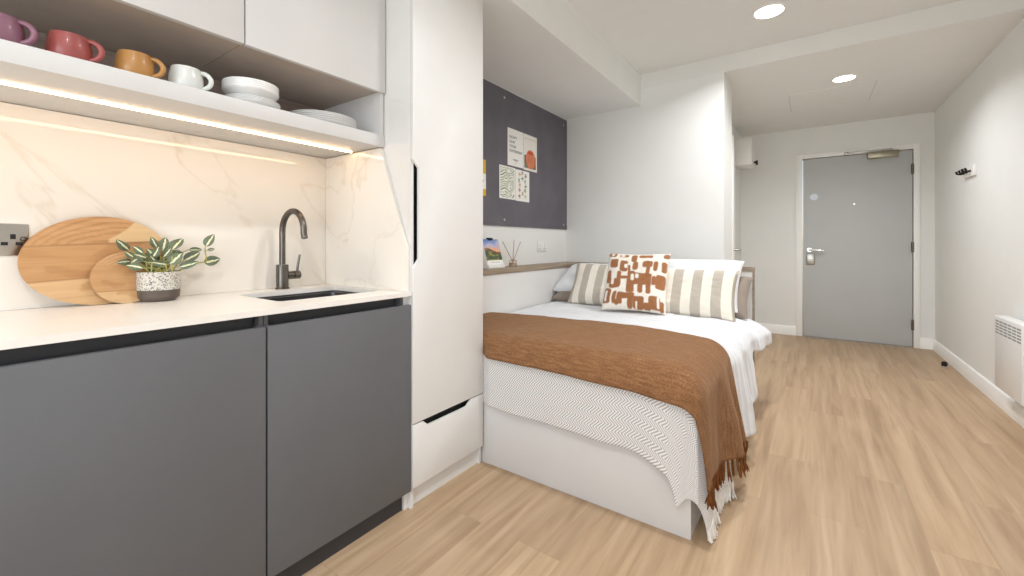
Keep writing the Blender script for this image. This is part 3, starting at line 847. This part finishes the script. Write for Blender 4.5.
# desk calendar / picture on its white stand
t = thing('desk_calendar', 'small clipped landscape picture card on a white stand, left on the ledge', 'calendar', (-1.715, 2.215, .838))
b = nb(); prism(b, [(-1.755, .8385), (-1.672, .8385), (-1.672, .856), (-1.688, .862), (-1.735, 1.028), (-1.741, 1.028), (-1.741, .90)], 'y', 2.125, 2.300, .001); st = obj('stand', b, M['plastic'], t)
def landscape(u, v):
    if v < .17:
        if .06 < v < .11 and .2 < u < .8 and int(u*30) % 3: return lin('#8d8f92')
        return lin('#f2f1ee')
    n_ = noise.noise(Vector((u*5, v*9, 1)))
    hor = .60 + .06*math.sin(u*5+.6) - .07*u
    if v > hor:
        f = (v-hor)/(1-hor)
        a_, m_, b_ = lin('#e8a878'), lin('#b4b8d4'), lin('#2f63b4')
        f = min(1, max(0, f + n_*.25 - .35*(u-.5)))
        if f < .45: g = f/.45; return tuple(a_[i]*(1-g)+m_[i]*g for i in range(3))+(1,)
        g = (f-.45)/.55; return tuple(m_[i]*(1-g)+b_[i]*g for i in range(3))+(1,)
    if v > hor-.1: return lin('#5f4630') if n_ > -.1 else lin('#94623c')
    return lin('#8c8a35') if n_ > .12 else (lin('#56642c') if n_ > -.12 else lin('#3c4a3b'))
def fl(u, v): return (-1.6835 - .0475*v, 2.130+.165*u, .862+.166*v)
b = grid(fl, 40, 50, landscape); bmesh.ops.recalc_face_normals(b, faces=b.faces[:]); obj('picture', b, M['photo'], t, 0)
b = nb(); bx(b, -1.748, -1.727, 2.190, 2.235, 1.020, 1.038, .002); obj('clip', b, M['blackmetal'], t)

# reed diffuser
dx, dy = -1.705, 2.437
t = thing('reed_diffuser', 'small clear reed diffuser bottle with fanned sticks on the ledge', 'diffuser', (dx, dy, .838))
b = nb(); lathe(b, [(0, .001), (.027, .001), (.029, .003), (.029, .040), (.026, .045), (.013, .047), (.012, .056), (.010, .056), (.0105, .046), (.024, .042), (.0265, .038), (.0265, .005), (0, .004)], (dx, dy, .838), 28); obj('bottle', b, M['bottle'], t)
b = nb(); lathe(b, [(0, .0045), (.026, .0048), (.026, .026), (0, .026)], (dx, dy, .838), 24); obj('oil', b, M['oil'], t)
for ex, ey in ((-.035, -.075), (.0, .012), (.010, .0), (.035, .045), (-.004, .018)):
    b = nb(); tube(b, [(dx-ex*.1, dy-ey*.2, .845), (dx+ex, dy+ey, 1.018+random.uniform(-.006, .008))], .0022, 8); obj('reed', b, M['reed'], t)

# ------------------------------------------------------------------ bed
t = thing('bed', 'double bed with plain white panelled base against the headboard', 'bed', (-.98, 2.4, 0))
BX0, BX1, BY0, BY1 = -1.632, -.328, 1.5135, 3.325
b = nb(); bx(b, BX0, BX1, BY0, BY0+.018, 0, .40, .0015); obj('foot_panel', b, M['grey_lam'], t)
b = nb(); bx(b, BX1-.018, BX1, BY0+.018, BY1, 0, .40, .0015); obj('side_panel', b, M['grey_lam'], t)
b = nb(); bx(b, BX0+.01, BX1-.02, BY0+.02, BY1, .33, .36); obj('slat_deck', b, M['mattress'], t)
b = nb(); bx(b, BX0+.006, BX1-.022, BY0+.022, BY1-.004, .361, .520, .05, 5); obj('mattress', b, M['mattress'], t)

def fbm(x, y, z=0): return noise.noise(Vector((x, y, z)))*.6 + noise.noise(Vector((x*2.1, y*2.1, z+3)))*.3 + noise.noise(Vector((x*4.3, y*4.3, z+7)))*.15
def ztop(x, y):
    cx = min(max(x, BX0), BX1)
    f = (cx-BX0)/(BX1-BX0)
    return .545 + .016*math.sin(PI*min(1, max(0, f)))**.6 + .012*fbm(x*2.3, y*2.3)
def drape(x, y, off, r=.09, flare=.06, fold=.014, nf=19, seed=2.3, tuck=0, lift=.02):
    """lay the flat cloth point (x, y) over the bed's foot and right side"""
    ex, ey = BX1+lift-r, BY0-.014+r
    a, q = max(0, x-ex), max(0, ey-y)
    bxp, byp = min(x, ex), max(y, ey)
    zt = ztop(bxp, byp)+off
    s = (a**3+q**3)**(1/3)
    if s < 1e-6: return Vector((x, y, zt))
    h = math.hypot(a, q); dxn, dyn = a/h, -q/h
    arc = r*PI/2
    if s < arc: an = s/r; out, dr = r*math.sin(an), r*(1-math.cos(an))
    else: out, dr = r + flare*(s-arc), r + (s-arc)*math.sqrt(1-flare*flare)
    sq = (1/max(abs(dxn), abs(dyn)))**.8
    hang = min(1, max(0, (dr-.03)/.25))
    tc = byp - bxp + math.atan2(dxn, -dyn)*.22       # runs along the hem
    wv = math.sin(tc*nf+seed)+.5*math.sin(tc*nf*1.73+1.3+seed)
    fold *= .3 + .7*max(0, dxn)
    out = out*sq + fold*hang*wv + off*min(1, s/arc)
    yy = byp+dyn*out-tuck*hang
    wl = min(1, max(0, (bxp+1.215)/.05))          # kept clear of the wardrobe's side
    return Vector((bxp+dxn*out, max(yy, (1.5105-off*.25)*(1-wl) + (yy-.001)*wl) if wl < 1 else yy, zt-dr))

def cloth(name, fn, nu, nv, mat, thick, label=None, cat=None, uvs=(1, 1), parent=None):
    b = grid(fn, nu, nv, None, lambda u, v: (u*uvs[0], v*uvs[1]))
    bmesh.ops.recalc_face_normals(b, faces=b.faces[:])
    up = sum((f.normal.z for f in b.faces))
    if up < 0: bmesh.ops.reverse_faces(b, faces=b.faces[:])
    o = obj(name, b, mat, parent, 80)
    if thick:
        md = o.modifiers.new('thickness', 'SOLIDIFY'); md.thickness = thick*H; md.offset = -1
    if label: tag(o, label, cat)
    return o

# white duvet
def duvet(u, v):
    y = 1.62 + (3.10-1.62)*v
    over = .40 - .27*min(1, max(0, (y-2.28)/.42))**1.2
    x = BX0+.008 + (BX1+.0+over-BX0)*u
    near = min(1, max(0, (y-1.95)/.3))
    p = drape(x, y, .0, .09, .03+.09*near, .012+.010*near, 19, 2.3)
    if x > BX1-.05: p.x += .045*near*min(1, (x-BX1+.05)/.12)
    hd = max(0, (y-2.65)/.45)
    if x > BX1-.05: p.x += .068*hd*min(1, (x-BX1+.05)/.12); p.z -= .02*hd
    p += Vector((0, 0, .005*fbm(x*11, y*11, 5) + .007*max(0, fbm(x*5+y*3, y*16-x*4, 8)))) + Vector((.006*fbm(y*14, p.z*9, 2), 0, 0))*(1 if x > BX1 else 0)
    return p
cloth('duvet', duvet, 130, 130, M['duvet'], .022, 'white crinkled duvet covering the bed, hanging over its right side', 'duvet', (1.7, 1.7))

# herringbone blanket over the foot
def flat_blanket(u, v):
    x = BX0+.008 + (BX1+.475-BX0)*u
    e = min(1, max(0, (x-BX1+.20)/.28)); y0 = 1.25 - .02*(x-BX0) - .135*e**1.6 + .55*max(0, x-BX1-.08)
    y = y0 + (1.86-y0)*v
    return x, y
def blanket(u, v):
    x, y = flat_blanket(u, v)
    p = drape(x, y, .012, .09, .03+.05*v, .010, 19, 2.3, 0)
    if v < .5: p.z += .004*fbm(x*6, 0, 3)
    return p
bl = cloth('blanket', blanket, 150, 80, M['herr'], .005, 'fine grey and white herringbone blanket over the foot of the bed', 'blanket', (1.76, .67))
def tassels(fn, parent, mat, us, vs, ln, rad, spread):
    b = nb()
    for (u, v) in zip(us, vs):
        p = fn(u, v); d = (p - fn(u-.02, v)); d.normalize(); d = (d + Vector((0, 0, -.9))).normalized()
        side = Vector((random.uniform(-1, 1), random.uniform(-1, 1), 0))
        L_ = ln*random.uniform(.75, 1.1)
        for k in range(3):
            s2 = side*spread + Vector((random.uniform(-1, 1), random.uniform(-1, 1), 0))*spread*.7
            pts = [p - d*.004, p + d*L_*.35 + s2*.25, p + d*L_*.7 + s2*.8, p + d*L_ + s2*1.25]
            for q in pts: q.z = max(q.z, .006)
            tube(b, pts, [rad, rad*1.1, rad*.9, rad*.35], 6)
    obj('fringe', b, mat, parent, 60)
nn = 46
tassels(blanket, bl, M['wfringe'], [.9995]*nn, [k/(nn-1) for k in range(nn)], .075, .0035, .008)

# rust throw
def flat_throw(u, v):
    x = BX0+.008 + (BX1+.345+.05*v-BX0)*u
    yf = 1.437 - .02*u + .03*math.sin(u*3)*(1-u)
    yb = 2.07 + .03*math.sin(u*3.4) - .06*max(0, u-.55)
    return x, yf + (yb-yf)*v
def throw(u, v):
    x, y = flat_throw(u, v)
    p = drape(x, y, .026, .09, .02+.22*v*v, .012+.010*v, 19, 2.3, .05*(1-v)**2)
    p.z += .004*fbm(x*7, y*7, 9)
    return p
th = cloth('throw', throw, 150, 90, M['throw'], .007, 'rust brown woven throw laid across the lower half of the bed', 'throw', (1.7, .62))
nn = 34
tassels(throw, th, M['fringe'], [.9995]*nn, [k/(nn-1) for k in range(nn)], .070, .0042, .010)

# pillows
def pillow(name, w, h, tk, loc, tilt, rz, mat, label, cat, grp=None, colfn=None, n=44, seed=0, sag=.0, roll=0, wr=.006):
    b = nb(); uvl = b.loops.layers.uv.new('UVMap'); cl = b.verts.layers.float_color.new('Col') if colfn else None
    def P(u, v, side):
        a, c = u*2-1, v*2-1
        th = tk*(max(0, (1-a**4)*(1-c**4)))**.55
        x = w/2*a*(1-.055*(1-c*c)**1.0*abs(a)); z = h/2*c*(1-.06*(1-a*a)*abs(c))
        z -= sag*(1-c)*0 + sag*a*a*(c > 0)*c
        y = side*th/2 + wr*fbm(a*2.6+seed, c*2.6, side*2)*(1-max(abs(a), abs(c))**6)
        y += wr*.8*fbm(a*7+seed, c*7, 4)*(1-max(abs(a), abs(c))**8)
        return Vector((x, y, z))
    shared = {}
    for side in (-1, 1):
        V = []
        for j in range(n+1):
            row = []
            for i in range(n+1):
                edge = i in (0, n) or j in (0, n)
                if edge and (i, j) in shared: row.append(shared[(i, j)]); continue
                q = b.verts.new(P(i/n, j/n, side))
                if colfn: q[cl] = colfn(i/n, j/n)
                if edge: shared[(i, j)] = q
                row.append(q)
            V.append(row)
        for j in range(n):
            for i in range(n):
                idx = ((i, j), (i+1, j), (i+1, j+1), (i, j+1))
                if side > 0: idx = idx[::-1]
                f = b.faces.new([V[jj][ii] for ii, jj in idx])
                for lp, (ii, jj) in zip(f.loops, idx): lp[uvl].uv = (ii/n, jj/n)
    m = Matrix.Rotation(rz, 4, 'Z') @ Matrix.Rotation(-tilt, 4, 'X') @ Matrix.Rotation(roll, 4, 'Y')
    bmesh.ops.transform(b, matrix=m, verts=b.verts[:])
    bmesh.ops.translate(b, verts=b.verts[:], vec=loc)
    return tag(obj(name, b, mat, None, 75, loc=loc), label, cat, grp)

pillow('pillow', .60, .38, .13, (-1.33, 3.02, .628), R(74), 0, M['taupelin'], 'taupe pillow at the rear left of the bed, under the left white pillow', 'pillow', 'pillows at the head of the bed', seed=1)
pillow('pillow', .62, .38, .13, (-.62, 3.10, .655), R(52), 0, M['taupelin'], 'taupe pillow at the rear right of the bed, under the right white pillow', 'pillow', 'pillows at the head of the bed', seed=2)
pillow('pillow', .60, .36, .17, (-1.335, 3.03, .722), R(62), 0, M['linen'], 'white pillow behind the left striped cushion', 'pillow', 'pillows at the head of the bed', seed=3)
pillow('pillow', .62, .44, .14, (-.665, 3.03, .733), R(47), 0, M['linen'], 'white pillow behind the right striped cushion', 'pillow', 'pillows at the head of the bed', seed=4)
pillow('cushion', .56, .33, .13, (-1.18, 2.86, .705), R(30), R(0), M['stripe'], 'beige and cream striped cushion at the left of the bed, left of the patterned one', 'cushion', 'striped cushions on the bed', seed=5)
pillow('cushion', .58, .33, .13, (-.64, 2.82, .692), R(30), R(0), M['stripe'], 'beige and cream striped cushion at the right of the bed, right of the patterned one', 'cushion', 'striped cushions on the bed', seed=6)

BR_, CR_ = lin('#9c6740'), lin('#eee7dc')
def rr(x, y, x0, x1, y0, y1, r):
    cx, cy = (x0+x1)/2, (y0+y1)/2; qx, qy = abs(x-cx)-(x1-x0)/2+r, abs(y-cy)-(y1-y0)/2+r
    return math.hypot(max(qx, 0), max(qy, 0)) + min(max(qx, qy), 0) - r
ADD = [(100,165,70,115),(190,260,92,120),(280,320,92,160),(330,430,90,122),(500,540,82,120),
       (123,185,135,205),(203,262,150,235),(264,284,185,262),(298,334,155,225),(368,438,148,200),(394,422,190,255),(444,474,148,225),(500,535,148,230),
       (100,140,225,325),(130,222,285,357),(188,218,235,340),(205,300,268,292),(268,322,232,388),(300,440,245,328),(348,384,300,388),(404,440,310,388),(440,474,262,330),(470,535,250,352),
       (92,156,362,465),(170,200,380,470),(190,220,440,480),(205,330,388,432),(205,248,400,474),(283,320,410,500),(320,398,412,498),(390,446,452,500),(430,508,402,492),(500,530,430,500)]
SUB = [(118,146,84,106),(200,228,96,114),(238,262,178,210),(146,172,240,330),(292,318,255,298),(326,346,252,282),(330,348,330,388),(386,402,335,392),(440,456,335,385),(106,128,378,452),(340,352,450,500),(486,502,400,480),(415,425,400,450)]
def cush_col(u, v):
    x = 88 + u*450; y = 503 - v*432
    x += 5*noise.noise(Vector((u*9, v*9, 1))); y += 5*noise.noise(Vector((u*9, v*9, 5)))
    d = min(rr(x, y, a, b_, c, d_, min(16, (b_-a)/2, (d_-c)/2)) for a, b_, c, d_ in ADD)
    d = max(d, -min(rr(x, y, a, b_, c, d_, min(9, (b_-a)/2, (d_-c)/2)) for a, b_, c, d_ in SUB))
    f = min(1, max(0, .5 - d/5))
    return tuple(CR_[i]*(1-f)+BR_[i]*f for i in range(3)) + (1,)
pillow('cushion', .402, .402, .13, (-.918, 2.690, .752), R(25), R(5), M['cush'], 'square cushion with rust brown abstract shapes on cream, centre front of the bed', 'cushion', None, cush_col, 110, seed=7, wr=.004)

# ------------------------------------------------------------------ hall fittings
t = thing('panel_heater', 'white panel heater with slotted grille on the right wall', 'heater', (XR, 3.45, .17))
b = nb(); bx(b, .882, .941, 3.254, 3.65, .172, .584, .006, 3); hb = obj('heater_body', b, M['heater'], t)
b = nb(); bx(b, .941, .961, 3.33, 3.58, .25, .50); obj('wall_bracket', b, M['steel'], t)
b = nb()
for k in range(5):
    for q in range(6):
        y0 = 3.268+q*.0625; z0 = .555-k*.0165
        bx(b, .8812, .8825, y0, y0+.050, z0-.0042, z0+.0042)
obj('grille', b, M['slot'], t)

t = thing('wall_hook', 'white plate with black coat hooks on the right wall near the door', 'hook', (XR, 4.5, 1.5))
b = nb(); bx(b, .944, .961, 4.33, 4.56, 1.485, 1.558, .003); obj('hook_plate', b, M['plastic'], t)
for y in (4.38, 4.46, 4.53):
    b = nb(); tube(b, [(.944, y, 1.522), (.925, y+.01, 1.518), (.908, y+.015, 1.521), (.902, y+.016, 1.540)], [.008, .007, .007, .008], 10)
    tube(b, [(.924, y+.01, 1.52), (.916, y+.012, 1.545)], .007, 8); obj('hook_prong', b, M['blackmetal'], t)

t = thing('fuse_box', 'white box high on the hall side wall behind the bathroom door', 'fuse box', (-.655, 5.12, 1.81))
b = nb(); bx(b, -.655, -.490, 4.99, 5.28, 1.815, 2.09, .006); obj('box_body', b, M['plastic'], t)
b = nb(); tube(b, [(-.491, 5.2, 1.868), (-.463, 5.2, 1.865)], .012, 10); tube(b, [(-.465, 5.2, 1.885), (-.462, 5.2, 1.838)], .010, 10); obj('black_bracket', b, M['blackmetal'], t)

t = thing('door_stop', 'small black rubber door stop on the floor by the right skirting', 'door stop', (.893, 4.835, 0))
b = nb(); lathe(b, [(0, 0), (.022, 0), (.024, .003), (.022, .006), (0, .006)], (.893, 4.835, 0), 20); obj('stop_base', b, M['steel'], t)
b = nb(); lathe(b, [(0, .006), (.017, .006), (.019, .02), (.017, .036), (.012, .040), (0, .040)], (.893, 4.835, 0), 20); obj('rubber_buffer', b, M['rubber'], t)

b = nb()
bx(b, -.1430, .4140, 4.225, 4.775, ZH-.0030, ZH)
t = tag(obj('access_panel', b, M['ceil']), 'flush white access panel in the hall ceiling above the entrance', 'access panel')
for x0, x1, y0, y1 in ((-.1455, -.1430, 4.225, 4.775), (.4140, .4165, 4.225, 4.775)):
    b = nb(); bx(b, x0, x1, y0, y1, ZH-.0022, ZH); obj('panel_gap', b, M['slot'], t)

def downlight(x, y, z, label, power, r=.074):
    t = thing('downlight', label, 'light', (x, y, z), 'round ceiling downlights')
    b = nb(); lathe(b, [(r, 0), (r+.012, 0), (r+.014, -.004), (r+.010, -.007), (r, -.006)], (x, y, z), 40); obj('trim_ring', b, M['skirt'], t)
    b = nb(); lathe(b, [(0, -.0055), (r, -.0055), (r, -.001), (0, -.001)], (x, y, z), 40); obj('lens', b, M['lamp'], t)
    ld = bpy.data.lights.new('downlight_lamp', 'AREA'); ld.shape = 'DISK'; ld.size = r*2*H; ld.energy = power; ld.color = (.98, .985, 1); ld.spread = R(150)
    lo = bpy.data.objects.new('downlight_lamp', ld); col.objects.link(lo); lo.location = (x, y, z-.012)
downlight(-.196, 2.889, ZC, 'round recessed ceiling downlight over the bed, nearest the bulkhead', 18)
downlight(.208, 4.025, ZH, 'round recessed downlight in the lowered hall ceiling', 13, .066)
downlight(-.196, 1.35, ZC, 'unseen round ceiling downlight added over the middle of the room for even light', 18)  # added out of view to spread the room light evenly
downlight(-.196, -.25, ZC, 'unseen round ceiling downlight added behind the viewer for even light', 15)  # another added lamp, out of view, brightening the near end

# ------------------------------------------------------------------ lights
def area(name, loc, rot, sx, sy, e, c, spread=180):
    ld = bpy.data.lights.new(name, 'AREA'); ld.shape = 'RECTANGLE'; ld.size = sx*H; ld.size_y = sy*H; ld.energy = e; ld.color = c; ld.spread = R(spread)
    lo = bpy.data.objects.new(name, ld); col.objects.link(lo); lo.location = loc; lo.rotation_euler = rot; return lo
area('window_fill', (-.22, YF+.02, 1.42), (R(90), 0, 0), 1.9, 1.25, 48, (.86, .935, 1))  # added soft fill lamp just inside the unseen window
area('under_shelf_light', (-1.555, .22, 1.372), (0, 0, 0), .012, 1.64, .35, (1, .82, .62))
area('bathroom_fill', (-1.2, 4.5, ZH-.03), (0, 0, 0), .3, .3, 8, (1, .97, .92))  # added unseen lamp so the gap by the ajar door isn't dark

wd = bpy.data.worlds.new('World'); scene.world = wd; wd.use_nodes = True
bg = wd.node_tree.nodes['Background']
sky = wd.node_tree.nodes.new('ShaderNodeTexSky'); sky.sky_type = 'PREETHAM' if False else 'NISHITA'
sky.sun_elevation = R(40); sky.sun_rotation = R(200); sky.sun_disc = False
wd.node_tree.links.new(sky.outputs[0], bg.inputs[0]); bg.inputs[1].default_value = .25

# ------------------------------------------------------------------ camera
cd = bpy.data.cameras.new('Camera'); cam = bpy.data.objects.new('Camera', cd); col.objects.link(cam)
cam.location = (0, 0, 1); cam.rotation_euler = (R(90), 0, R(35.1))
cd.sensor_width = 36; cd.lens = 424/1024*36; cd.shift_y = -(288-243.5)/1024; cd.clip_start = .02
scene.camera = cam

# ------------------------------------------------------------------ scale to metres
done = set()
for o in col.objects:
    o.location = Vector(o.location)*H
    if o.type == 'MESH' and o.data.name not in done:
        done.add(o.data.name); o.data.transform(Matrix.Scale(H, 4))

scene.view_settings.view_transform = 'Standard'
scene.view_settings.look = 'None'
scene.view_settings.exposure = -0.28
scene.cycles.max_bounces = 12
scene.cycles.diffuse_bounces = 8
scene.cycles.sample_clamp_indirect = 4
